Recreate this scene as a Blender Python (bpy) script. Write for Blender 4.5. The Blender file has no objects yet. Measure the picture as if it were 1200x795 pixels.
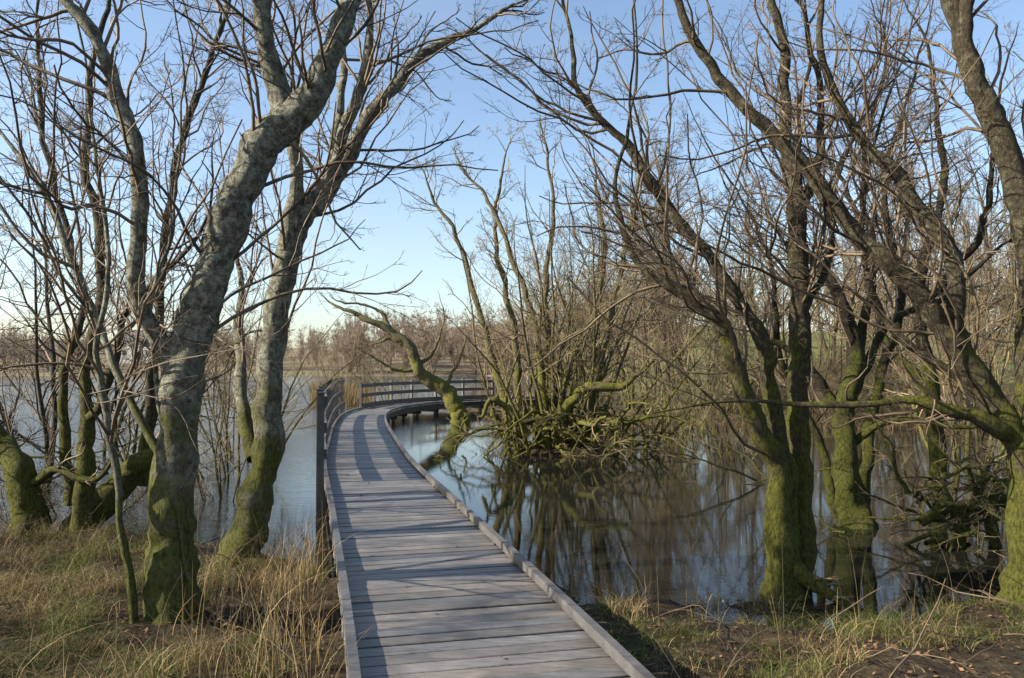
import bpy, math, random
import numpy as np
from mathutils import Vector, noise as mnoise
rng=np.random.default_rng(7); random.seed(7)
scene=bpy.context.scene
WATER=-0.45
# ---------------------------------------------------------------- helpers
def link(o,parent=None):
    scene.collection.objects.link(o)
    if parent is not None: o.parent=parent
    return o
def empty(name,loc=(0,0,0)):
    e=bpy.data.objects.new(name,None); e.location=loc; e.empty_display_size=.3
    return link(e)
def mesh_np(name,V,F,mats,midx=None,smooth=True,col=None):
    V=np.asarray(V,dtype=np.float32); F=np.asarray(F,dtype=np.int32)
    me=bpy.data.meshes.new(name); n=F.shape[1]
    me.vertices.add(len(V)); me.vertices.foreach_set('co',V.ravel())
    me.loops.add(F.size); me.loops.foreach_set('vertex_index',F.ravel())
    me.polygons.add(len(F))
    me.polygons.foreach_set('loop_start',np.arange(0,F.size,n,dtype=np.int32))
    for m in mats: me.materials.append(m)
    if midx is not None: me.polygons.foreach_set('material_index',np.asarray(midx,dtype=np.int32))
    me.polygons.foreach_set('use_smooth',np.full(len(F),smooth,dtype=bool))
    if col is not None:
        a=me.color_attributes.new('Col','FLOAT_COLOR','POINT')
        c=np.ones((len(V),4),dtype=np.float32); c[:,:3]=col
        a.data.foreach_set('color',c.ravel())
    me.update(calc_edges=True); me.validate()
    return me
def obj(name,me,parent=None,loc=(0,0,0)):
    o=bpy.data.objects.new(name,me); o.location=loc
    return link(o,parent)
def norm(a): return a/np.maximum(np.linalg.norm(a,axis=-1,keepdims=True),1e-9)
def sm(t): t=np.clip(t,0,1); return t*t*(3-2*t)
def catmull(P,n):
    P=np.asarray(P,float); m=len(P)
    Q=np.vstack([2*P[0]-P[1],P,2*P[-1]-P[-2]])
    ts=np.linspace(0,m-1-1e-6,n); i=ts.astype(int); f=(ts-i)[:,None]
    a,b,c,d=Q[i],Q[i+1],Q[i+2],Q[i+3]
    return .5*((2*b)+(-a+c)*f+(2*a-5*b+4*c-d)*f**2+(-a+3*b-3*c+d)*f**3)
# ---------------------------------------------------------------- materials
def newmat(name):
    m=bpy.data.materials.new(name); m.use_nodes=True
    nt=m.node_tree; b=nt.nodes['Principled BSDF']
    return m,nt,b
def N(nt,t,**k):
    n=nt.nodes.new(t)
    for a,v in k.items(): setattr(n,a,v)
    return n
def noise_n(nt,vec,scale,detail=4,rough=.55):
    n=N(nt,'ShaderNodeTexNoise'); n.inputs['Scale'].default_value=scale
    n.inputs['Detail'].default_value=detail; n.inputs['Roughness'].default_value=rough
    nt.links.new(vec,n.inputs['Vector']); return n.outputs['Fac']
def ramp(nt,fac,stops):
    r=N(nt,'ShaderNodeValToRGB'); cr=r.color_ramp
    while len(cr.elements)<len(stops): cr.elements.new(.5)
    for e,(p,c) in zip(cr.elements,stops): e.position=p; e.color=(*c,1)
    nt.links.new(fac,r.inputs['Fac']); return r.outputs['Color']
def mix(nt,fac,a,b):
    m=N(nt,'ShaderNodeMix',data_type='RGBA')
    if isinstance(fac,float): m.inputs[0].default_value=fac
    else: nt.links.new(fac,m.inputs[0])
    for s,v in ((6,a),(7,b)):
        if isinstance(v,tuple): m.inputs[s].default_value=(*v,1)
        else: nt.links.new(v,m.inputs[s])
    return m.outputs[2]
def math_n(nt,op,a,b=None,clamp=False):
    m=N(nt,'ShaderNodeMath',operation=op,use_clamp=clamp)
    for i,v in enumerate((a,b)):
        if v is None: continue
        if isinstance(v,(int,float)): m.inputs[i].default_value=v
        else: nt.links.new(v,m.inputs[i])
    return m.outputs[0]
def maprange(nt,v,a,b,c=0.,d=1.):
    m=N(nt,'ShaderNodeMapRange'); 
    for i,x in zip((1,2,3,4),(a,b,c,d)): m.inputs[i].default_value=x
    nt.links.new(v,m.inputs[0]); return m.outputs[0]
def bump(nt,b,h,strength,dist):
    n=N(nt,'ShaderNodeBump'); n.inputs['Strength'].default_value=strength; n.inputs['Distance'].default_value=dist
    nt.links.new(h,n.inputs['Height']); nt.links.new(n.outputs[0],b.inputs['Normal'])
def bark(name,c1,c2,lichen,lich_amt,moss_lo,moss_hi,moss=(.16,.165,.025),mossmax=.92):
    m,nt,b=newmat(name)
    tc=N(nt,'ShaderNodeTexCoord').outputs['Object']
    mp=N(nt,'ShaderNodeMapping'); mp.inputs['Scale'].default_value=(1,1,.4); nt.links.new(tc,mp.inputs[0])
    fine=noise_n(nt,mp.outputs[0],45,6,.72)
    col=ramp(nt,fine,[(.3,c1),(.7,c2)])
    lp=noise_n(nt,tc,15,7,.82)
    lm=maprange(nt,lp,.60-lich_amt*.25,.74-lich_amt*.25,0.,.9)
    col=mix(nt,lm,col,lichen)
    big=noise_n(nt,tc,2.6,4,.65)
    sx=N(nt,'ShaderNodeSeparateXYZ'); nt.links.new(tc,sx.inputs[0])
    g=N(nt,'ShaderNodeNewGeometry'); sn=N(nt,'ShaderNodeSeparateXYZ'); nt.links.new(g.outputs['Normal'],sn.inputs[0])
    h=maprange(nt,sx.outputs[2],moss_lo,moss_hi,1.,0.)
    up=math_n(nt,'MULTIPLY',sn.outputs[2],.35)
    t=math_n(nt,'ADD',math_n(nt,'ADD',h,up),math_n(nt,'MULTIPLY',math_n(nt,'SUBTRACT',big,.5),2.2))
    t=math_n(nt,'ADD',t,math_n(nt,'MULTIPLY',math_n(nt,'SUBTRACT',lp,.5),2.2))
    mm=maprange(nt,t,.40,.75,0.,mossmax)
    mc=ramp(nt,fine,[(.35,tuple(x*.2 for x in moss)),(.66,moss)])
    col=mix(nt,mm,col,mc)
    nt.links.new(col,b.inputs['Base Color']); b.inputs['Roughness'].default_value=.9
    b.inputs['Specular IOR Level'].default_value=.2
    hh=math_n(nt,'ADD',fine,math_n(nt,'MULTIPLY',lp,1.2))
    bump(nt,b,hh,1.,.045)
    return m
M_bark=bark('grey_lichen_bark',(.04,.034,.025),(.21,.19,.145),(.42,.43,.32),.58,-.1,2.3)
M_bark_r=bark('brown_mossy_bark',(.02,.016,.01),(.12,.097,.063),(.23,.235,.14),.33,0.,2.9)
M_bark_i=bark('island_bark',(.045,.036,.022),(.21,.18,.095),(.27,.27,.14),.3,-.2,3.4,(.21,.21,.032))
M_bark_d=bark('dark_mossy_bark',(.010,.008,.006),(.055,.044,.028),(.11,.115,.062),.15,0.,3.6,(.11,.12,.02))
def twigmat(name,a,b_):
    m,nt,b=newmat(name)
    tc=N(nt,'ShaderNodeTexCoord').outputs['Object']
    nt.links.new(ramp(nt,noise_n(nt,tc,2.,3),[(.35,a),(.65,b_)]),b.inputs['Base Color'])
    b.inputs['Roughness'].default_value=.6; b.inputs['Specular IOR Level'].default_value=.35
    return m
M_twig=twigmat('twigs_brown',(.045,.032,.021),(.17,.122,.072))
M_twig_y=twigmat('twigs_olive',(.08,.063,.028),(.23,.18,.085))
M_twig_far=twigmat('twigs_far_hazed',(.13,.092,.068),(.26,.195,.135))  # paler than the near twigs: distance haze put into the colour
def colmat(name,rough=.8,trans=False):
    m,nt,b=newmat(name)
    a=N(nt,'ShaderNodeVertexColor',layer_name='Col')
    nt.links.new(a.outputs[0],b.inputs['Base Color']); b.inputs['Roughness'].default_value=rough
    b.inputs['Specular IOR Level'].default_value=.2
    if trans:
        tr=N(nt,'ShaderNodeBsdfTranslucent'); nt.links.new(a.outputs[0],tr.inputs[0])
        ms=N(nt,'ShaderNodeMixShader'); ms.inputs[0].default_value=.3
        nt.links.new(b.outputs[0],ms.inputs[1]); nt.links.new(tr.outputs[0],ms.inputs[2])
        nt.links.new(ms.outputs[0],nt.nodes['Material Output'].inputs[0])
    return m
M_grass=colmat('grass_blades',.7,True); M_leaf=colmat('dead_leaves',.8)
# deck
M_deck,nt,b=newmat('weathered_deck_wood')
a=N(nt,'ShaderNodeVertexColor',layer_name='Col').outputs[0]
tc=N(nt,'ShaderNodeTexCoord').outputs['Object']
mp=N(nt,'ShaderNodeMapping'); mp.inputs['Scale'].default_value=(1.2,22,22); mp.inputs['Rotation'].default_value=(0,0,math.radians(-13)); nt.links.new(tc,mp.inputs[0])
gr=noise_n(nt,mp.outputs[0],5,6,.65)
st=noise_n(nt,tc,1.6,6,.7)
col=mix(nt,maprange(nt,gr,.3,.7),(.35,.35,.35),(1.25,1.2,1.15))
mu=N(nt,'ShaderNodeMix',data_type='RGBA',blend_type='MULTIPLY'); mu.inputs[0].default_value=1.
nt.links.new(a,mu.inputs[6]); nt.links.new(col,mu.inputs[7])
mu2=N(nt,'ShaderNodeMix',data_type='RGBA',blend_type='MULTIPLY'); mu2.inputs[0].default_value=.95
nt.links.new(mu.outputs[2],mu2.inputs[6]); nt.links.new(ramp(nt,st,[(.3,(.40,.39,.38)),(.65,(1.15,1.15,1.15))]),mu2.inputs[7])
nt.links.new(mu2.outputs[2],b.inputs['Base Color'])
nt.links.new(maprange(nt,st,.3,.7,.38,.60),b.inputs['Roughness'])
bump(nt,b,gr,.6,.005)
# water
M_water,nt,b=newmat('lake_water')
b.inputs['Base Color'].default_value=(.010,.010,.008,1); b.inputs['Roughness'].default_value=.012; b.inputs['IOR'].default_value=1.333
g=N(nt,'ShaderNodeNewGeometry').outputs['Position']
mp=N(nt,'ShaderNodeMapping'); mp.inputs['Scale'].default_value=(1,2.2,1); nt.links.new(g,mp.inputs[0])
w1=noise_n(nt,mp.outputs[0],3.2,4,.6); 
sx=N(nt,'ShaderNodeSeparateXYZ'); nt.links.new(g,sx.inputs[0])
op=maprange(nt,sx.outputs[0],-6.5,-2.5,1.,.03)
bm=N(nt,'ShaderNodeBump'); bm.inputs['Distance'].default_value=.035
nt.links.new(math_n(nt,'MULTIPLY',op,.85),bm.inputs['Strength']); nt.links.new(w1,bm.inputs['Height'])
nt.links.new(bm.outputs[0],b.inputs['Normal'])
# ground
M_ground,nt,b=newmat('ground_soil_grass')
g=N(nt,'ShaderNodeNewGeometry').outputs['Position']
f=noise_n(nt,g,9,6,.7); big=noise_n(nt,g,.9,4,.6)
c_mud=ramp(nt,f,[(.3,(.012,.009,.006)),(.55,(.045,.031,.018)),(.75,(.13,.095,.052))])
c_gr=ramp(nt,f,[(.3,(.022,.023,.009)),(.7,(.085,.085,.03))])
near=mix(nt,maprange(nt,big,.56,.68),c_mud,c_gr)
sx=N(nt,'ShaderNodeSeparateXYZ'); nt.links.new(g,sx.inputs[0])
fm=math_n(nt,'MULTIPLY',maprange(nt,sx.outputs[1],34,50),maprange(nt,sx.outputs[0],2,14))
far=ramp(nt,noise_n(nt,g,.12,5,.6),[(.3,(.08,.10,.03)),(.7,(.14,.145,.045))])
shore=mix(nt,maprange(nt,sx.outputs[1],150,170),near,ramp(nt,noise_n(nt,g,.06,6,.7),[(.3,(.09,.065,.045)),(.55,(.17,.135,.085)),(.7,(.13,.135,.06))]))
nt.links.new(mix(nt,fm,shore,far),b.inputs['Base Color']); b.inputs['Roughness'].default_value=.9
b.inputs['Specular IOR Level'].default_value=.2
bump(nt,b,f,1.,.05)
# ---------------------------------------------------------------- terrain
def nz(x,y,s,o=0.):
    return (np.sin(x*s*1.3+y*s*.7+o)+np.sin(-x*s*.8+y*s*1.6+1.7+o)+np.sin(x*s*2.3-y*s*2.1+.6+o)*.6+np.sin(x*s*4.1+y*s*3.7+2.1+o)*.35)/2.95
def height(x,y):
    x=np.asarray(x,float); y=np.asarray(y,float)
    shore=np.interp(x,[-30,-8,-5,-2,0,1.5,4,6,30],[10.4,9.9,9.5,8.8,8,7.3,7.6,8.8,11])+.6*nz(x,y,1.1)+.2*nz(x,y,3.3)
    near=sm((shore-y+.6)/1.9)
    h=-1.0+near*.72+near*.07*nz(x,y,2.1)+ .05*nz(x,y,5.)*np.exp(-((y-8)/5)**2)
    h=h+.10*sm((-x-1.6)/2)*near
    h=h-.24*np.exp(-(((x-2.1)/.8)**2+((y-6.4)/.35)**2))-.22*np.exp(-(((x-3.6)/.6)**2+((y-7.2)/.3)**2))
    h=h+.52*np.exp(-(((y-10.0)/2.2)**2+((x-2.6)/2.6)**2))*sm((nz(x,y,2.6,.4)+.25))
    xb=np.interp(y,[0,20,25,29,36,45,70,200,400],[90,60,30,5,3.2,2.2,0,-8,-30])
    e=sm((x-xb+1)/3.5)
    hill=np.clip((y-34)*.075,0,8)*sm((x-2)/18)
    h=np.maximum(h,-1.+e*(.78+hill+.05*nz(x,y,1.2)))
    r=np.hypot((x-1.1)/1.0,(y-19.6)/.8)
    h=np.maximum(h,-1+.72*sm((2.4-r)/1.6)+.04*nz(x,y,3))
    fs=190+12*nz(x,y*0,.012)
    f=sm((y-fs+3)/8); h=np.maximum(h,-1+f*1.2+np.clip(y-fs-4,0,260)*.075*(y>fs)*(1+.55*nz(x,y*0,.011,.8)))
    l=sm((-x-230)/10); h=np.maximum(h,-1+l*1.2+np.clip(-x-235,0,200)*.05)
    return h
def axis(d0,d1,st,lo,hi,gr=1.12):
    a=list(np.arange(d0,d1,st)); s=st; v=a[-1]
    while v<hi: s*=gr; v+=s; a.append(v)
    s=st; v=a[0]; pre=[]
    while v>lo: s*=gr; v-=s; pre.append(v)
    return np.array(pre[::-1]+a)
xs=axis(-9,9,.12,-1200,1200); ys=axis(3,14,.12,-300,1500,1.055)
X,Y=np.meshgrid(xs,ys); Z=height(X,Y)
nx,ny=len(xs),len(ys); I=np.arange(nx*ny).reshape(ny,nx)
F=np.stack([I[:-1,:-1],I[:-1,1:],I[1:,1:],I[1:,:-1]],-1).reshape(-1,4)
obj('ground',mesh_np('ground',np.stack([X,Y,Z],-1).reshape(-1,3),F,[M_ground]))
obj('lake_water',mesh_np('lake_water',[(-1100,-50,WATER),(1100,-50,WATER),(1100,900,WATER),(-1100,900,WATER)],[(0,1,2,3)],[M_water],smooth=False))
# ---------------------------------------------------------------- tubes & trees
class Tubes:
    def __init__(s): s.V=[];s.F=[];s.M=[];s.n=0
    def add(s,P,R,sides,mat=0,lump=0.):
        Nn,k,_=P.shape
        T=norm(np.gradient(P,axis=1)); mean=np.abs(T.mean(axis=1))
        ref=np.eye(3)[np.argmin(mean,axis=1)][:,None,:]
        A=norm(np.cross(T,ref)); B=np.cross(T,A)
        th=np.arange(sides)*2*math.pi/sides
        c=np.cos(th)[None,None,:,None]; sn=np.sin(th)[None,None,:,None]
        RR=R[:,:,None,None]
        if lump>0:
            D=c*A[:,:,None,:]+sn*B[:,:,None,:]
            Q=P[:,:,None,:]+D*RR; Q=Q.reshape(-1,3)
            ln=np.array([mnoise.noise(Vector(q)*4.)+.7*mnoise.noise(Vector(q)*11.)+.4*mnoise.noise(Vector(q)*23.)  for q in Q]).reshape(Nn,k,sides,1)
            RR=RR*(1+lump*ln)
        V=P[:,:,None,:]+RR*(c*A[:,:,None,:]+sn*B[:,:,None,:])
        I=np.arange(Nn*k*sides).reshape(Nn,k,sides); J=np.roll(I,-1,axis=2)
        F=np.stack([I[:,:-1],J[:,:-1],J[:,1:],I[:,1:]],-1).reshape(-1,4)+s.n
        s.V.append(V.reshape(-1,3)); s.F.append(F); s.M.append(np.full(len(F),mat)); s.n+=Nn*k*sides
    def mesh(s,name,mats): return mesh_np(name,np.vstack(s.V),np.vstack(s.F),mats,np.concatenate(s.M))
def growlvl(S,D,L,R0,k,wig,up,endr=.35):
    p=S.copy(); d=norm(D); P=[p]
    for i in range(k-1):
        d=norm(d+rng.normal(0,wig,d.shape)+np.array([0,0,up])); p=p+d*(L/(k-1))[:,None]; P.append(p)
    t=np.linspace(0,1,k)[None]
    return np.stack(P,1), R0[:,None]*(1-t*(1-endr))
def kids(P,R,L,m,tmin,a0,a1,lr,rr=.62,rmin=.002,minup=-.3):
    Nn,k,_=P.shape
    t=rng.uniform(tmin,.98,(Nn,m))*(k-1); i=np.minimum(t.astype(int),k-2); f=(t-i)
    ar=np.arange(Nn)[:,None]
    p=P[ar,i]*(1-f[...,None])+P[ar,i+1]*f[...,None]; tg=norm(P[ar,i+1]-P[ar,i])
    r=R[ar,i]*(1-f)+R[ar,i+1]*f
    v=rng.normal(size=p.shape); pe=norm(v-(v*tg).sum(-1,keepdims=True)*tg)
    an=rng.uniform(a0,a1,(Nn,m,1)); d=np.cos(an)*tg+np.sin(an)*pe
    d[...,2]=np.maximum(d[...,2],minup)
    LL=(L[:,None]*lr*(1.2-t/(k-1))*rng.uniform(.5,1.3,(Nn,m)))
    return p.reshape(-1,3),norm(d).reshape(-1,3),LL.reshape(-1),np.maximum(r*rr,rmin).reshape(-1)
def foliage_levels(T,P,R,L,spec,mat=1,rmin=.002):
    for (m,tmin,lr,k,wig,up,sides,rr) in spec:
        S,D,L2,R0=kids(P,R,L,m,tmin,.4,1.1,lr,rr,rmin)
        P,R=growlvl(S,D,L2,R0,k,wig,up); L=L2
        T.add(P,R,sides,mat)
def hero(name,base,s,limbs,mats,twl=(9,6,4,3),twlen=.42,tm=.28,lump=.26,rmin=.0018,wf=.9,extra=None,tipr=.026,lmax=5.8,ext=2.2):
    """limbs: (gx, gz, dy, width) in a local elevation grid of cell s metres, rooted at base"""
    T=Tubes(); bx,by,bz=base
    for lb in limbs:
        A=np.array(lb,float); n=max(14,len(A)*9)
        C=catmull(A,n); C[:,3]=np.maximum(C[:,3],.5)
        P=np.stack([bx+C[:,0]*s,by+C[:,2],bz+C[:,1]*s],-1)
        jit=np.array([mnoise.noise_vector(Vector(p)*2.2)+.35*mnoise.noise_vector(Vector(p)*6) for p in P])*.075*min(1,s*80)
        P=P+jit; R=C[:,3]*s*.5*wf
        if P[-1,2]>bz+1.2 and ext>0:
            d=norm(P[-1]-P[-3]); Pe,_=growlvl(P[-1:],d[None],np.array([ext*random.uniform(.7,1.2)]),np.array([R[-1]]),12,.12,.03)
            P=np.vstack([P,Pe[0,1:]]); R=np.concatenate([R,np.linspace(R[-1],.003,12)[1:]])
        w=A[:,3].max()
        T.add(P[None],R[None],16 if w>14 else 7,0,lump)
        L=np.linalg.norm(np.diff(P,axis=0),axis=1).sum()
        a,b_,c,d=twl; nn=max(3,int(a*L/4))
        Leff=np.array([max(1.2,min(L,lmax))])
        if a>0:
            foliage_levels(T,P[None],np.minimum(R,tipr)[None],Leff,
             [(nn,tm,twlen,12,.18,.05,4,.6),(b_,.15,.5,8,.17,.03,3,.55),(c,.15,.5,6,.18,.02,3,.6),(d,.15,.6,4,.17,.02,3,.65)],1,rmin)
    if extra: extra(T)
    return obj(name,T.mesh(name,mats))
BR=[M_bark,M_twig]
hero('alder_tree',(-2.42,5.9,-.345),.00628,[
 [(0,-25,0,90),(0,0,0,74),(-8,70,0,58),(-8,140,0,52),(0,300,0,50),(28,410,.05,48),(50,500,.1,48),(85,580,.15,45),(125,620,.2,41),(160,690,.2,33),(185,780,.3,26),(200,880,.4,17),(215,980,.5,8)],
 [(108,605,.2,34),(98,650,.2,28),(85,740,.1,23),(80,830,0,16),(60,950,-.1,6)],
 [(-5,290,0,24),(-30,360,-.1,22),(-42,410,-.2,20),(-30,510,-.3,19),(-50,600,-.3,18),(-75,670,-.4,15),(-125,740,-.5,13),(-160,830,-.5,8)],
 [(-35,-5,-.2,11),(-55,140,-.2,9),(-80,300,-.2,8),(-75,440,-.2,6),(-100,600,-.2,4)],
 [(25,20,-.1,8),(0,180,-.1,7),(-30,360,-.1,6),(-10,500,0,4)],
 [(-20,190,.1,12),(-110,320,.3,11),(-160,430,.4,10),(-215,530,.5,8),(-290,620,.6,5)],
 [(0,30,0,40),(40,5,-.1,26),(70,-25,-.2,10)],[(0,30,0,40),(-40,2,-.15,26),(-65,-25,-.2,10)],
 ],BR,twl=(11,6,4,3),wf=.94)
hero('alder_tree',(-2.51,7.6,-.30),.00809,[
 [(-20,-20,0,70),(-8,10,0,54),(10,60,0,42),(22,130,0,37),(30,250,0,33),(40,340,0,32),(55,400,.1,31),(80,440,.2,25),(105,490,.3,22),(150,570,.4,18),(185,620,.5,14),(255,665,.6,9),(310,700,.6,4)],
 [(85,450,.2,17),(110,520,.1,15),(135,580,0,13),(142,680,0,9),(150,780,0,5)],
 [(45,370,0,25),(55,460,0,19),(50,540,-.1,16),(30,590,-.2,14),(33,700,-.2,9),(45,800,-.2,5)],
 [(70,425,.1,14),(95,520,.3,12),(100,640,.4,9),(90,760,.5,5)],
 [(8,130,0,22),(-20,200,.3,17),(-35,260,.6,14),(-42,330,.8,9),(-60,420,1,4)],
 [(-5,20,0,34),(30,0,-.1,20),(45,-20,-.1,8)],
 ],BR,twl=(13,6,4,4),wf=.92,twlen=.46)
hero('willow_tree',(-5.2,8.8,-.37),.0094,[
 [(0,-15,0,60),(-8,40,0,44),(-20,90,0,34),(-60,130,.2,26),(-130,190,.4,14)],
 [(25,0,.2,46),(85,70,.3,34),(130,110,.3,24),(160,160,.4,16),(150,230,.5,11),(165,330,.5,6)],
 [(55,0,0,30),(60,120,0,20),(50,200,.1,15),(60,330,.2,12),(40,480,.2,10),(60,640,.2,7),(90,760,.2,4)],
 [(10,40,.5,18),(0,180,.5,12),(20,300,.5,10),(-20,450,.5,8),(-40,600,.5,5)],
 [(85,60,.8,18),(105,300,.8,12),(120,460,.8,10),(155,580,.8,8),(190,690,.8,5)],
 [(-8,70,0,14),(30,95,-.1,11),(80,80,-.2,8),(110,110,-.2,4)],
 [(60,150,0,14),(100,190,-.3,11),(120,260,-.4,8),(180,330,-.5,5)],
 ],[M_bark_r,M_twig],twl=(11,6,4,3))
hero('leaning_willow_tree',(-1.91,30,-.44),.0319,[
 [(0,-10,0,26),(-3,12,0,23),(-20,38,0,19),(-48,58,-.2,16),(-62,92,-.3,12),(-105,118,-.5,8),(-138,132,-.6,4)],
 [(-60,85,-.3,8),(-80,98,-.3,5),(-97,92,-.5,2)],[(-20,38,0,6),(-8,60,.2,4),(5,95,.3,2)],[(-52,66,-.2,6),(-30,85,0,4),(-20,120,0,2)],
 [(-80,104,-.4,6),(-95,130,-.4,4),(-140,140,-.6,2)],[(-45,60,-.2,6),(-75,62,-.4,4),(-100,75,-.6,2)],
 ],[M_bark_i,M_twig_y],twl=(5,4,3,3),twlen=.22,rmin=.006,ext=1.,tm=.4)
def island_extra(T):
    n=30; S=np.stack([1.2+rng.normal(0,.9,n),19.5+rng.normal(0,.5,n),np.full(n,-.45)],-1)
    D=np.stack([(S[:,0]-1.1)*.35+rng.normal(0,.14,n),rng.normal(0,.2,n),np.ones(n)],-1)
    L=rng.uniform(3.5,7.5,n); P,R=growlvl(S,D,L,rng.uniform(.03,.06,n),16,.08,.02,.12); T.add(P,R,7,0)
    foliage_levels(T,P,R,L,[(9,.25,.38,10,.15,.03,4,.5),(6,.15,.5,7,.15,.03,3,.55),(4,.15,.5,5,.15,.02,3,.65),(2,.1,.6,4,.15,.0,3,.7)],1,.003)
    n=85; S=np.stack([1.2+rng.normal(0,.9,n),19.3+rng.normal(0,.5,n),rng.uniform(-.4,.4,n)],-1)
    D=np.stack([rng.normal(0,1,n),rng.normal(-.2,.7,n),rng.uniform(.2,1.1,n)],-1)
    L=rng.uniform(1.,2.6,n); P,R=growlvl(S,D,L,rng.uniform(.02,.055,n),14,.24,-.10,.3)
    P[:,:,2]=np.maximum(P[:,:,2],-.5); T.add(P,R,7,0,.2)
    foliage_levels(T,P,R,L,[(5,.15,.4,7,.18,.0,3,.5),(4,.15,.5,5,.2,.0,3,.6),(3,.1,.6,4,.2,0,3,.7)],1,.003)
hero('island_willow_tree',(1.04,19.5,-.35),.0207,[
 [(-40,-5,0,16),(-60,60,0,11),(-80,125,.2,9),(-110,235,.3,6),(-150,305,.4,3)],
 [(-35,0,.5,13),(-50,145,.6,9),(-70,255,.6,6),(-60,345,.6,3)],
 [(-10,0,0,13),(-20,125,0,9),(-50,225,0,7),(-80,295,.1,5),(-105,325,.2,3)],
 [(5,0,.4,12),(-10,175,.5,9),(0,275,.5,6),(-10,365,.5,3)],
 [(40,0,.2,13),(50,145,.3,9),(60,235,.3,7),(50,325,.3,3)],
 [(30,20,-.3,11),(70,175,-.3,8),(90,275,-.3,6),(110,365,-.2,3)],
 [(0,30,-.5,14),(30,70,-.8,13),(70,70,-.9,9),(90,85,-.9,4)],
 [(-30,20,-.7,10),(-70,60,-.9,8),(-85,40,-1,4)],
 ],[M_bark_i,M_twig_y],twl=(9,6,5,3),twlen=.34,rmin=.003,tm=.2,extra=island_extra,ext=1.2)
hero('twin_trunk_alder_tree',(2.37,7.3,-.34),.00777,[
 [(10,-25,0,74),(8,0,0,48),(5,80,0,34),(0,130,0,29),(-30,195,-.1,26),(-55,280,-.1,22),(-75,310,-.1,18),(-120,350,0,13),(-155,375,.1,10),(-175,450,.2,7),(-165,540,.2,4)],
 [(22,0,.1,34),(15,120,.1,26),(0,230,.1,22),(-5,270,.1,20),(-60,370,.2,17),(-115,450,.3,15),(-165,530,.4,12),(-220,590,.4,9),(-228,640,.4,7),(-240,720,.5,4)],
 [(40,-10,.3,46),(45,120,.3,32),(45,250,.3,28),(48,350,.3,26),(45,450,.3,24),(35,540,.4,19),(35,640,.4,14),(10,760,.4,8)],
 [(46,430,.3,16),(75,500,.4,12),(85,600,.5,9),(60,720,.5,5)],
 [(45,300,.3,12),(90,380,.5,10),(110,470,.7,7),(160,580,.8,4)],
 [(8,20,0,30),(45,0,-.2,18),(75,-18,-.3,8)],
 ],[M_bark_r,M_twig],twl=(12,6,4,4),twlen=.46)
hero('mossy_alder_tree',(4.47,10.5,-.41),.01117,[
 [(0,-15,0,54),(-8,30,0,34),(-12,110,0,27),(0,190,0,22),(-15,260,0,16),(-50,330,.2,11),(-60,450,.2,8),(-40,560,.2,4)],
 [(0,160,0,14),(50,230,.2,11),(120,260,.4,8),(200,330,.5,4)],
 [(-12,110,0,13),(-50,180,.1,10),(-110,230,.3,7),(-150,300,.5,4)],
 [(0,190,0,14),(30,300,.1,10),(20,420,.2,7),(60,560,.3,4)],
 [(-5,90,0,11),(40,120,-.2,8),(90,110,-.4,5)],
 [(20,0,.4,22),(40,120,.5,15),(80,260,.6,10),(70,400,.7,8),(110,540,.8,4)],
 [(-14,0,.2,16),(-30,90,.3,11),(-70,170,.4,9),(-80,300,.5,6),(-120,400,.5,3)],
 ],[M_bark_d,M_twig],twl=(12,6,4,3))
hero('spreading_alder_tree',(4.25,6.6,-.295),.00702,[
 [(5,-25,0,110),(0,40,0,62),(-8,160,0,42),(-50,240,0,32),(-95,310,0,27),(-150,380,0,24),(-200,440,.1,21),(-260,520,.1,19),(-330,600,.2,16),(-375,660,.2,13),(-400,710,.2,11),(-430,800,.2,6)],
 [(-60,230,.1,24),(-75,300,.1,23),(-82,400,.1,21),(-130,490,.2,18),(-190,580,.3,14),(-218,650,.3,11),(-222,760,.3,7)],
 [(0,150,-.1,40),(-5,280,-.1,34),(-8,430,-.1,32),(-40,540,-.1,30),(-65,600,-.1,27),(-75,640,-.1,24),(-95,700,-.1,20),(-120,790,-.1,12)],
 [(-68,610,-.1,20),(-82,700,-.2,15),(-60,800,-.3,9)],
 [(-10,180,0,24),(-60,210,-.1,20),(-110,225,-.1,16),(-155,230,-.1,10)],
 [(-8,420,-.1,16),(30,520,0,13),(60,640,.1,9)],
 [(-45,235,0,14),(-120,300,.3,11),(-160,390,.5,8),(-150,500,.6,5)],
 ],[M_bark_r,M_twig],twl=(10,6,4,4))
hero('slender_alder_tree',(6.3,11.8,-.5),.0125,[
 [(0,0,0,26),(-10,120,0,19),(-20,260,.1,14),(10,380,.1,10),(0,520,.1,5)],
 [(-12,130,0,14),(-60,220,.3,10),(-80,360,.5,7),(-130,470,.6,3)],
 [(-18,240,0,12),(40,330,-.2,9),(60,450,-.3,5)]],[M_bark_d,M_twig],twl=(12,7,4,3))
def root_extra(T):
    n=50; S=np.stack([5.2+rng.normal(0,.45,n),9.3+rng.normal(0,.3,n),rng.uniform(-.4,.4,n)],-1)
    D=np.stack([rng.normal(0,1,n),rng.normal(-.2,.6,n),rng.uniform(-.3,1.,n)],-1)
    L=rng.uniform(.6,1.5,n); P,R=growlvl(S,D,L,rng.uniform(.008,.03,n),12,.2,-.03,.3); P[:,:,2]=np.maximum(P[:,:,2],-.5); T.add(P,R,6,0,.2)
    foliage_levels(T,P,R,L,[(7,.15,.4,7,.18,.0,3,.5),(4,.15,.5,5,.2,.0,3,.6)],1,.002)
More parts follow.
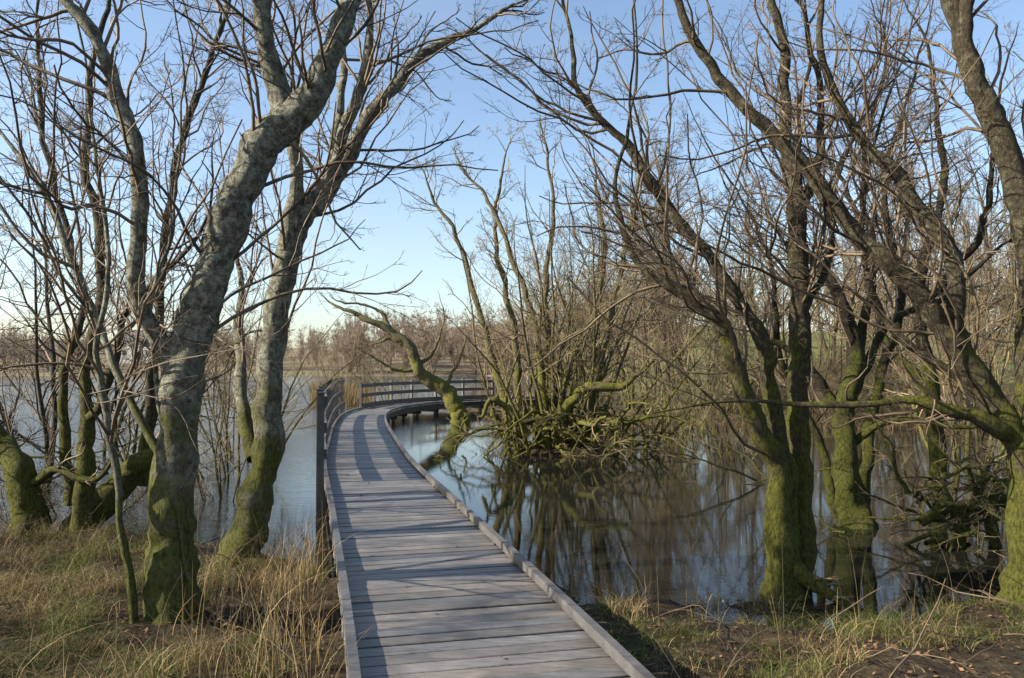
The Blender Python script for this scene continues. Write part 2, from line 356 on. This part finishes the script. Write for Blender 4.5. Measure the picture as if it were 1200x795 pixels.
hero('fallen_branch_root_mass',(5.2,9.3,-.5),.01,[
 [(-50,30,0,10),(-20,45,0,18),(20,45,.1,24),(60,50,.2,18),(110,30,.3,10)],
 [(-10,-10,0,14),(0,30,0,14),(20,60,0,10),(0,100,-.1,5)],
 [(40,-10,0,14),(35,40,0,14),(60,80,.1,8),(90,110,.2,4)]],[M_bark_d,M_twig],twl=(9,4,3,2),twlen=.35,tm=.1,extra=root_extra,ext=0)
# ---------------------------------------------------------------- instanced generic trees
def generic(name,h,stems,spread,mats,counts=(9,6,5,3),r=.09,rmin=.004,endk=4,l1=.4,w0=.09):
    T=Tubes(); S=rng.normal(0,.15,(stems,3)); S[:,2]=-.3
    D=np.stack([rng.normal(0,spread,stems),rng.normal(0,spread,stems),np.ones(stems)],-1)
    L=np.full(stems,h)*rng.uniform(.75,1,stems); R=np.full(stems,r)*rng.uniform(.6,1,stems)
    P,Rr=growlvl(S,D,L,R,16,w0,.04,.12); T.add(P,Rr,7,0)
    a,b_,c,d=counts
    foliage_levels(T,P,Rr,L,[(a,.15,l1,10,.14,.06,5,.55),(b_,.15,.5,7,.15,.04,3,.55),(c,.15,.5,5,.16,.03,3,.6),(d,.1,.6,endk,.15,.02,3,.65)],1,rmin)
    return T.mesh(name,mats)
gen=[generic('bare_tree_a',10,3,.16,[M_bark_r,M_twig],(12,7,5,3),rmin=.0035),
     generic('bare_tree_b',11,2,.12,[M_bark_r,M_twig],(17,8,5,3),rmin=.0035),
     generic('bare_tree_c',8.5,6,.28,[M_bark_i,M_twig_y],(9,6,5,3),.055,.0035),
     generic('bare_tree_d',12,1,.05,[M_bark_r,M_twig],(30,9,6,3),.14,.0035)]
scrub=[generic('scrub_a',7,8,.4,[M_bark_d,M_twig],(7,6,4,2),.04,.003,l1=.34,w0=.14),
       generic('scrub_b',6,7,.5,[M_bark_i,M_twig_y],(7,6,4,2),.035,.003,l1=.36,w0=.15)]
shrub=[generic('shrub_a',3.0,16,.45,[M_twig,M_twig],(7,5,4,2),.014,.0025),
       generic('shrub_b',2.4,20,.6,[M_twig_y,M_twig_y],(6,5,4,2),.011,.0025)]
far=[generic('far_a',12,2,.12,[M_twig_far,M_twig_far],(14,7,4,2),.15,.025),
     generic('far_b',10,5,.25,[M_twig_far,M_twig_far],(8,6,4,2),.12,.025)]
def place(parent,name,me,x,y,s=1.,sink=0.,sz=None,z=None):
    o=bpy.data.objects.new(name,me); o.location=(x,y,float(height(x,y))-sink if z is None else z)
    o.rotation_euler=(0,0,random.uniform(0,6.28)); o.scale=(s,s,s*(sz or random.uniform(.9,1.1)))
    return link(o,parent)
wood=empty('background_woodland')
n=0
while n<54:
    y=random.uniform(29,72); x=random.uniform(.04,.85)*y
    if height(x,y)<-.35: continue
    place(wood,'tree',random.choice(gen),x,y,random.uniform(.85,1.4)); n+=1
for x,y,s in [(8.6,15,.9),(10.5,19,1.),(12,14.5,.9),(5.6,25.5,.8),(4.8,29,1.),(3.6,33,1.05),(6.2,31,1.2),(3.0,38,1.2),(5.5,36,1.2)]:
    place(wood,'tree',random.choice(gen[:3]),x,y,s,.1)
flood=empty('flooded_willow_scrub')
for x,y,k,s in [(4.9,14,0,.7),(5.0,18,1,.7),(9.8,16,0,.9),(4.2,22,1,.8),(7.4,9.8,0,.6),(2.9,27.5,1,.9)]:
    place(flood,'scrub',scrub[k],x,y,s,z=-.7)
sap=empty('lakeside_saplings')
for x,y,k,s in [(-5.2,15,2,.62),(-6.3,18.5,2,.7),(-8.2,14,0,.8),(-9.6,19,1,.8),(-7.4,24,2,.6),(-12.5,16,0,.9),(-4.5,12.6,2,.42),(-8.9,43,2,.6),(-7.4,47,2,.65),(-9.5,50,0,.5),(-11,47,2,.6),(-6.2,45,2,.55)]:
    place(sap,'sapling',gen[k],x,y,s,.0)
for x,y,k,s in [(-6.2,11.2,1,.7),(-8.8,10.8,0,.8),(-7.3,15.5,0,.8),(-11,14,1,.9)]:
    place(sap,'scrub',scrub[k],x,y,s,z=-.7)
offs=empty('offscreen_bare_trees')  # trees out of view; the left ones added to cast shadows on deck and grass
for x,y,k,s in [(8.5,8.5,0,.9),(10,5,1,.9),(-9.0,2.6,1,.65),(-14,6,3,.7),(-7.2,4.3,2,.6)]:
    place(offs,'tree',gen[k],x,y,s)
br=empty('waterside_brush')
for i in range(70):
    y=random.uniform(27,46); x=random.uniform(.05,.75)*y
    if height(x,y)<-.5: continue
    place(br,'brush',random.choice(shrub),x,y,random.uniform(.7,1.4))
for i in range(4):
    a=random.uniform(0,6.28); r=random.uniform(.8,1.8)
    place(br,'brush',shrub[0],1.1+r*math.cos(a),19.6+.7*r*math.sin(a),random.uniform(.35,.55))
for i in range(8):
    place(br,'brush',random.choice(shrub),random.uniform(4.6,12),random.uniform(9.5,15),random.uniform(.3,.5))
for i in range(16):
    y=random.uniform(8.6,15); place(br,'brush',random.choice(shrub),-random.uniform(.36,.72)*y,y,random.uniform(.3,.6))
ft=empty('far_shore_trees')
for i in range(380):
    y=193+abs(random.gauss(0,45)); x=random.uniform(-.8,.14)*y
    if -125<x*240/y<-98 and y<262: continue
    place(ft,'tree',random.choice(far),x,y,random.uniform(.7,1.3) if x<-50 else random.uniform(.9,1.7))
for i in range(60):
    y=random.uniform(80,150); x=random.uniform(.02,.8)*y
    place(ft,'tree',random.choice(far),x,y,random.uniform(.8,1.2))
# ---------------------------------------------------------------- boardwalk
ctrl=[(1.55,-4),(.82,0),(-.08,4.12),(-1.25,8.85),(-2.3,13),(-3.1,16.8),(-4.1,21.8),(-4.85,26.5),(-5.0,30),(-4.5,33.6),(-3.0,37),(-.5,39.6),(3,41.5),(7,43)]
C=catmull(ctrl,1500); seg=np.linalg.norm(np.diff(C,axis=0),axis=1); S=np.concatenate([[0],np.cumsum(seg)])
def at(s):
    p=np.array([np.interp(s,S,C[:,0]),np.interp(s,S,C[:,1])])
    q=np.array([np.interp(s+.05,S,C[:,0]),np.interp(s+.05,S,C[:,1])]); r=np.array([np.interp(s-.05,S,C[:,0]),np.interp(s-.05,S,C[:,1])])
    t=(q-r); t/=np.linalg.norm(t); return p,t
CUBEF=np.array([(0,3,2,1),(4,5,6,7),(0,1,5,4),(1,2,6,5),(2,3,7,6),(3,0,4,7)])
class Boxes:
    def __init__(s): s.V=[];s.F=[];s.C=[];s.n=0
    def quad(s,c8,col): s.V.append(c8); s.F.append(CUBEF+s.n); s.C.append(np.tile(col,(8,1))); s.n+=8
    def box(s,p,t,lx,ly,z0,z1,col,tilt=0.):
        t=np.array(t); nrm=np.array([t[1],-t[0]]); c=[]
        for z in (z0,z1):
            for a,b_ in ((-1,-1),(1,-1),(1,1),(-1,1)):
                q=np.array(p)+nrm*a*lx/2+t*b_*ly/2; c.append((q[0],q[1],z+a*tilt))
        s.quad(np.array(c),col)
    def beam(s,p0,p1,w,z0a,z1a,z0b,z1b,col):
        p0=np.array(p0);p1=np.array(p1); t=p1-p0; t=t/np.linalg.norm(t); nn=np.array([t[1],-t[0]])*w/2
        c=[(*(p0-nn),z0a),(*(p0+nn),z0a),(*(p1+nn),z0b),(*(p1-nn),z0b),(*(p0-nn),z1a),(*(p0+nn),z1a),(*(p1+nn),z1b),(*(p1-nn),z1b)]
        s.quad(np.array(c),col)
    def mesh(s,name,mat): return mesh_np(name,np.vstack(s.V),np.vstack(s.F),[mat],smooth=False,col=np.vstack(s.C))
def wcol(base=.17,var=.25): 
    v=base*(1+random.uniform(-var,var)); w=random.uniform(-.06,.06); return np.array([v*(1.02+w),v*.97,v*(.94-w)])
W=1.46
bw=empty('boardwalk')
B=Boxes(); s=.1
while s<S[-1]-.3:
    p,t=at(s); t2=t+np.random.default_rng(int(s*1000)).normal(0,.005,2); t2/=np.linalg.norm(t2)
    B.box(p,t2,W+random.uniform(-.015,.015),.134,-.04+random.uniform(-.002,.002),random.uniform(-.004,.004),wcol(.155,.28),random.uniform(-.003,.003)); s+=.149
o=obj('deck_planks',B.mesh('deck_planks',M_deck),bw)
bv=o.modifiers.new('bevel','BEVEL'); bv.width=.004; bv.segments=1
B=Boxes()
for side in (-1,1):
    s=.1
    while s<S[-1]-3:
        colr=wcol(.12,.12); e=s+2.38
        for a in np.linspace(s,e,7)[:-1]:
            b2=a+(e-s)/6; p0,t0=at(a); p1,t1=at(b2)
            q0=p0+np.array([t0[1],-t0[0]])*side*(W/2-.03); q1=p1+np.array([t1[1],-t1[0]])*side*(W/2-.03)
            B.beam(q0,q1,.055,.022,.085,.022,.085,colr)
            q0=p0+np.array([t0[1],-t0[0]])*side*(W/2-.08); q1=p1+np.array([t1[1],-t1[0]])*side*(W/2-.08)
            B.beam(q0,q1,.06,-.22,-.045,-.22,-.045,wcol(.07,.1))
        s=e+.012
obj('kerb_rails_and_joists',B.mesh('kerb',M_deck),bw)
B=Boxes(); s=.6
while s<S[-1]-.5:
    p,t=at(s); nn=np.array([t[1],-t[0]])
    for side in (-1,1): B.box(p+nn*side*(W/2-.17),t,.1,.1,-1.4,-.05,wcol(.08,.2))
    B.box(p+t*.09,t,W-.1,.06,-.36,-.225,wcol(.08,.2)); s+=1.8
    for side in (-1,1): B.box(p+nn*side*(W/2-.03),t,.06,.09,.001,.0215,wcol(.12,.2))
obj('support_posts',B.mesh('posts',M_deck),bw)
def s_of_y(y): return float(np.interp(y,C[:,1],S))
def railing(s0,s1,side,h,col,step=1.75):
    B=Boxes(); ss=np.arange(s0,s1,step); out=W/2+.055
    pts=[]
    for a in ss:
        p,t=at(a); nn=np.array([t[1],-t[0]]); q=p+nn*side*out; pts.append((q,t,nn))
        B.box(q,t,.10,.10,-1.2,h+.05,wcol(col,.12))
        B.box(q,t,.12,.12,h+.052,h+.07,wcol(col,.12))
    for (q0,t0,n0),(q1,t1,n1) in zip(pts[:-1],pts[1:]):
        for z,w in ((h-.13,.14),(h-.5,.14),(h-.87,.14)):
            B.beam(q0-n0*side*.07,q1-n1*side*.07,.038,z,z+w,z,z+w,wcol(col,.15))
    me=B.mesh('wooden_railing',M_deck); return obj('wooden_railing',me)
railing(s_of_y(11.4),s_of_y(27),-1,1.18,.11)
railing(s_of_y(30.5),S[-1]-7,-1,.95,.13)
# ---------------------------------------------------------------- house on far shore
def simple(hexc,name,rough=.7):
    m,nt,b=newmat(name); tc=N(nt,'ShaderNodeTexCoord').outputs['Object']
    nt.links.new(ramp(nt,noise_n(nt,tc,2,4),[(.3,tuple(x*.85 for x in hexc)),(.7,hexc)]),b.inputs['Base Color']); b.inputs['Roughness'].default_value=rough
    return m
hx,hy=-112.,246.; hz=float(height(hx,hy))+1.5
H=empty('white_house',(hx,hy,hz))
w,d,e,r=7.,4.,5.4,8.4
wl=mesh_np('walls',[(-w,-d,-4),(w,-d,-4),(w,d,-4),(-w,d,-4),(-w,-d,e),(w,-d,e),(w,d,e),(-w,d,e)],CUBEF,[simple((.55,.54,.50),'render_white')],smooth=False); obj('walls',wl,H)
ga=mesh_np('gables',[(-w,-d,e),(-w,d,e),(-w,0,r-.1),(w,-d,e),(w,d,e),(w,0,r-.1)],[(0,1,2),(3,5,4)],[simple((.55,.54,.50),'render_white2')],smooth=False); obj('gables',ga,H)
ro=mesh_np('roof',[(-w-.4,-d-.5,e-.2),(w+.4,-d-.5,e-.2),(w+.4,0,r),(-w-.4,0,r),(-w-.4,d+.5,e-.2),(w+.4,d+.5,e-.2)],[(0,1,2,3),(3,2,5,4)],[simple((.09,.09,.10),'slate')],smooth=False)
o=obj('roof',ro,H); sd=o.modifiers.new('t','SOLIDIFY'); sd.thickness=.2
Bx=Boxes()
for zx in (.9,3.3):
    for xx in (-5,-2,2,5): Bx.box((xx,-d-.02),(0,1),1.1,.1,zx,zx+1.3,(0.03,.035,.04))
obj('windows',Bx.mesh('windows',M_leaf),H)
Bx=Boxes(); Bx.box((0,-d-.03),(0,1),1.,.12,-.5,1.9,(.10,.05,.03)); Bx.box((5.5,0),(0,1),.9,.9,r-.8,r+1.1,(.3,.2,.15)); obj('door_and_chimney',Bx.mesh('dc',M_leaf),H)
# ---------------------------------------------------------------- grass, reeds, litter
def blades(name,bx,by,h,w,lean,cols,segs=4,mat=M_grass,sink=.03,z=None,droop=.5):
    n=len(bx); bz=(height(bx,by) if z is None else z)-sink
    az=rng.uniform(0,2*math.pi,n); fa=rng.uniform(0,math.pi,n)
    V=np.zeros((n,segs+1,2,3))
    for i in range(segs+1):
        t=i/segs; off=lean*h*(t**2); zz=h*(t-droop*lean*t**2.5)
        ww=w*(1-t*.85)/2
        cx=bx+np.cos(az)*off; cy=by+np.sin(az)*off
        for k,sg in enumerate((-1,1)):
            V[:,i,k,0]=cx+sg*np.cos(fa)*ww; V[:,i,k,1]=cy+sg*np.sin(fa)*ww; V[:,i,k,2]=bz+zz
    I=np.arange(n*(segs+1)*2).reshape(n,segs+1,2)
    F=np.stack([I[:,:-1,0],I[:,:-1,1],I[:,1:,1],I[:,1:,0]],-1).reshape(-1,4)
    Cc=np.repeat(cols,(segs+1)*2,axis=0)
    return obj(name,mesh_np(name,V.reshape(-1,3),F,[mat],col=Cc))
def deckdist(x,y):
    cx=np.interp(y,C[:,1],C[:,0]); return np.abs(x-cx)
def palette(n,greenfrac):
    tan=np.array([.40,.295,.145]); grn=np.array([.11,.145,.03]); brn=np.array([.14,.09,.045])
    u=rng.uniform(0,1,n); c=np.where((u<greenfrac)[:,None],grn,np.where((u<greenfrac+.35*(1-greenfrac))[:,None],brn,tan))
    return c*rng.uniform(.4,1.25,(n,1))
def tussocks(name,nc,xr,yr,per,hh,green,cr=.13,zmin=-.52):
    cx=rng.uniform(*xr,nc); cy=rng.uniform(*yr,nc)
    ok=(height(cx,cy)>zmin)&(deckdist(cx,cy)>.95)&(nz(cx,cy,1.3,2.)>-.4); cx,cy=cx[ok],cy[ok]; nc=len(cx)
    size=rng.uniform(.4,1.5,nc); g=np.clip(green+.35*nz(cx,cy,1.7)+rng.normal(0,.3,nc),0,1)
    a=rng.uniform(0,6.28,(nc,per)); r=cr*np.sqrt(rng.uniform(0,1,(nc,per)))*size[:,None]
    bx=(cx[:,None]+r*np.cos(a)).ravel(); by=(cy[:,None]+r*np.sin(a)).ravel()
    k=deckdist(bx,by)>.80; 
    h=(hh*size[:,None]*rng.uniform(.4,1.2,(nc,per))).ravel()
    cols=np.vstack([palette(per,gg)*sc for gg,sc in zip(g,rng.uniform(.65,1.15,nc))])
    n=k.sum(); blades(name,bx[k],by[k],h[k],rng.uniform(.003,.007,n),rng.uniform(.3,1.5,n),cols[k])
tussocks('dry_grass',850,(-8,-.9),(3.2,10),100,.26,.35)
tussocks('marsh_grass',560,(.7,8.5),(3.6,11),100,.22,.5)
tussocks('short_grass',1900,(-9,9),(3.2,10),26,.09,.45,.2)
n=700
cy=rng.uniform(4,9.5,n); cx=np.interp(cy,C[:,1],C[:,0])-.85-np.abs(rng.normal(0,.5,n))
blades('tall_dry_grass',cx,cy,rng.uniform(.3,.9,n),rng.uniform(.004,.008,n),rng.uniform(.05,.9,n),palette(n,.02)*1.05,6)
n=350; cx=rng.uniform(1,8,n); cy=rng.uniform(5,10,n); k=deckdist(cx,cy)>.9
blades('dry_stems',cx[k],cy[k],rng.uniform(.3,.8,k.sum()),rng.uniform(.004,.007,k.sum()),rng.uniform(.05,.5,k.sum()),palette(k.sum(),0.),6)
n=3000; cy=rng.uniform(42,62,n); cx=rng.uniform(-.25,-.17,n)*cy; 
blades('reed_bed',cx,cy,rng.uniform(.9,1.6,n),rng.uniform(.02,.04,n),rng.uniform(.02,.4,n),palette(n,0.)*.7,4,z=np.full(n,-.6))
n=5000; cy=rng.uniform(26,33,n); cx=rng.uniform(3.,20,n)
blades('dead_sedge',cx,cy,rng.uniform(.3,.7,n),rng.uniform(.01,.025,n),rng.uniform(.2,.9,n),palette(n,0.)*.45,4,z=np.maximum(height(cx,cy),WATER))
n=500; a=rng.uniform(0,6.28,n); r=rng.uniform(.5,2.,n); cx=1.1+r*np.cos(a); cy=19.6+r*.75*np.sin(a)
blades('island_sedge',cx,cy,rng.uniform(.15,.45,n),rng.uniform(.008,.018,n),rng.uniform(.3,1.,n),palette(n,.1)*.45,4,z=np.maximum(height(cx,cy),WATER))
n=24000; lx=rng.uniform(-9,9,n); ly=rng.uniform(3.2,11,n); lz=height(lx,ly)
k=(deckdist(lx,ly)>.8)&(lz>WATER-.02); lx,ly,lz=lx[k],ly[k],lz[k]; n=len(lx)
def leaves(name,lx,ly,lz,sz,cols,parent=None):
    n=len(lx); a=rng.uniform(0,6.28,n); ux=np.stack([np.cos(a),np.sin(a),rng.normal(0,.3,n)],-1)*sz[:,None]; vx=np.stack([-np.sin(a),np.cos(a),rng.normal(0,.3,n)],-1)*sz[:,None]*.6
    c=np.stack([lx,ly,lz],-1); V=np.stack([c-ux,c-vx,c+ux,c+vx],1).reshape(-1,3)
    obj(name,mesh_np(name,V,np.arange(4*n).reshape(-1,4),[M_leaf],smooth=False,col=np.repeat(cols,4,axis=0)),parent)
lc=np.array([.12,.068,.034])*rng.uniform(.3,1.9,(n,1))
leaves('leaf_litter',lx,ly,lz+.015,rng.uniform(.009,.022,n),lc)
n=70; ss=rng.uniform(7,24,n); px=[];py=[]
for q in ss:
    p,t=at(q); o_=random.choice((-1,1))*random.uniform(.1,.62); px.append(p[0]+t[1]*o_); py.append(p[1]-t[0]*o_)
leaves('leaves_on_boards',np.array(px),np.array(py),np.full(n,.012),rng.uniform(.012,.022,n),np.array([.16,.09,.045])*rng.uniform(.5,1.4,(n,1)))
# fallen twigs on the shore
T=Tubes(); n=260; tx=rng.uniform(-8,8,n); ty=rng.uniform(3.6,9,n); k=deckdist(tx,ty)>1.3; tx,ty=tx[k],ty[k]; n=len(tx)
P,R=growlvl(np.stack([tx,ty,height(tx,ty)+.03],-1),np.stack([rng.normal(0,1,n),rng.normal(0,1,n),rng.uniform(0,.25,n)],-1),rng.uniform(.25,1.,n),rng.uniform(.003,.009,n),8,.15,0.)
T.add(P,R,5,0); foliage_levels(T,P,R,rng.uniform(.3,.9,n),[(3,.2,.5,5,.2,0,3,.6)],0,.0015)
obj('fallen_twigs',T.mesh('fallen_twigs',[M_twig]))
# ---------------------------------------------------------------- light & sky
AZ,EL=math.radians(257),math.radians(30)
w=bpy.data.worlds.new('World'); scene.world=w; w.use_nodes=True; nt=w.node_tree
sky=nt.nodes.new('ShaderNodeTexSky'); sky.sky_type='NISHITA'; sky.sun_disc=False; sky.sun_elevation=EL; sky.sun_rotation=AZ
sky.air_density=1.; sky.dust_density=1.2; sky.ozone_density=1.5
bg=nt.nodes['Background']
tcw=nt.nodes.new('ShaderNodeTexCoord').outputs['Generated']
mpw=N(nt,'ShaderNodeMapping'); mpw.inputs['Scale'].default_value=(1,1,4.5); nt.links.new(tcw,mpw.inputs[0])
cl=noise_n(nt,mpw.outputs[0],1.6,6,.6)
veil=maprange(nt,cl,.5,.85,.0,.2)
nt.links.new(mix(nt,veil,sky.outputs[0],(3.6,4.0,4.5)),bg.inputs[0]); bg.inputs[1].default_value=.24
sun=bpy.data.lights.new('sun','SUN'); sun.energy=12.; sun.angle=math.radians(.5); sun.color=(1,.91,.76)
so=bpy.data.objects.new('sun',sun); link(so)
so.rotation_euler=Vector((math.sin(AZ)*math.cos(EL),math.cos(AZ)*math.cos(EL),math.sin(EL))).to_track_quat('Z','Y').to_euler()
cam=bpy.data.cameras.new('camera'); cam.sensor_width=36; cam.lens=28.2; cam.clip_end=4000; cam.clip_start=.05
co=bpy.data.objects.new('camera',cam); link(co); co.location=(0,0,1.6); co.rotation_euler=(math.radians(92),0,0)
scene.camera=co
scene.view_settings.view_transform='Standard'; scene.view_settings.look='None'; scene.view_settings.exposure=0
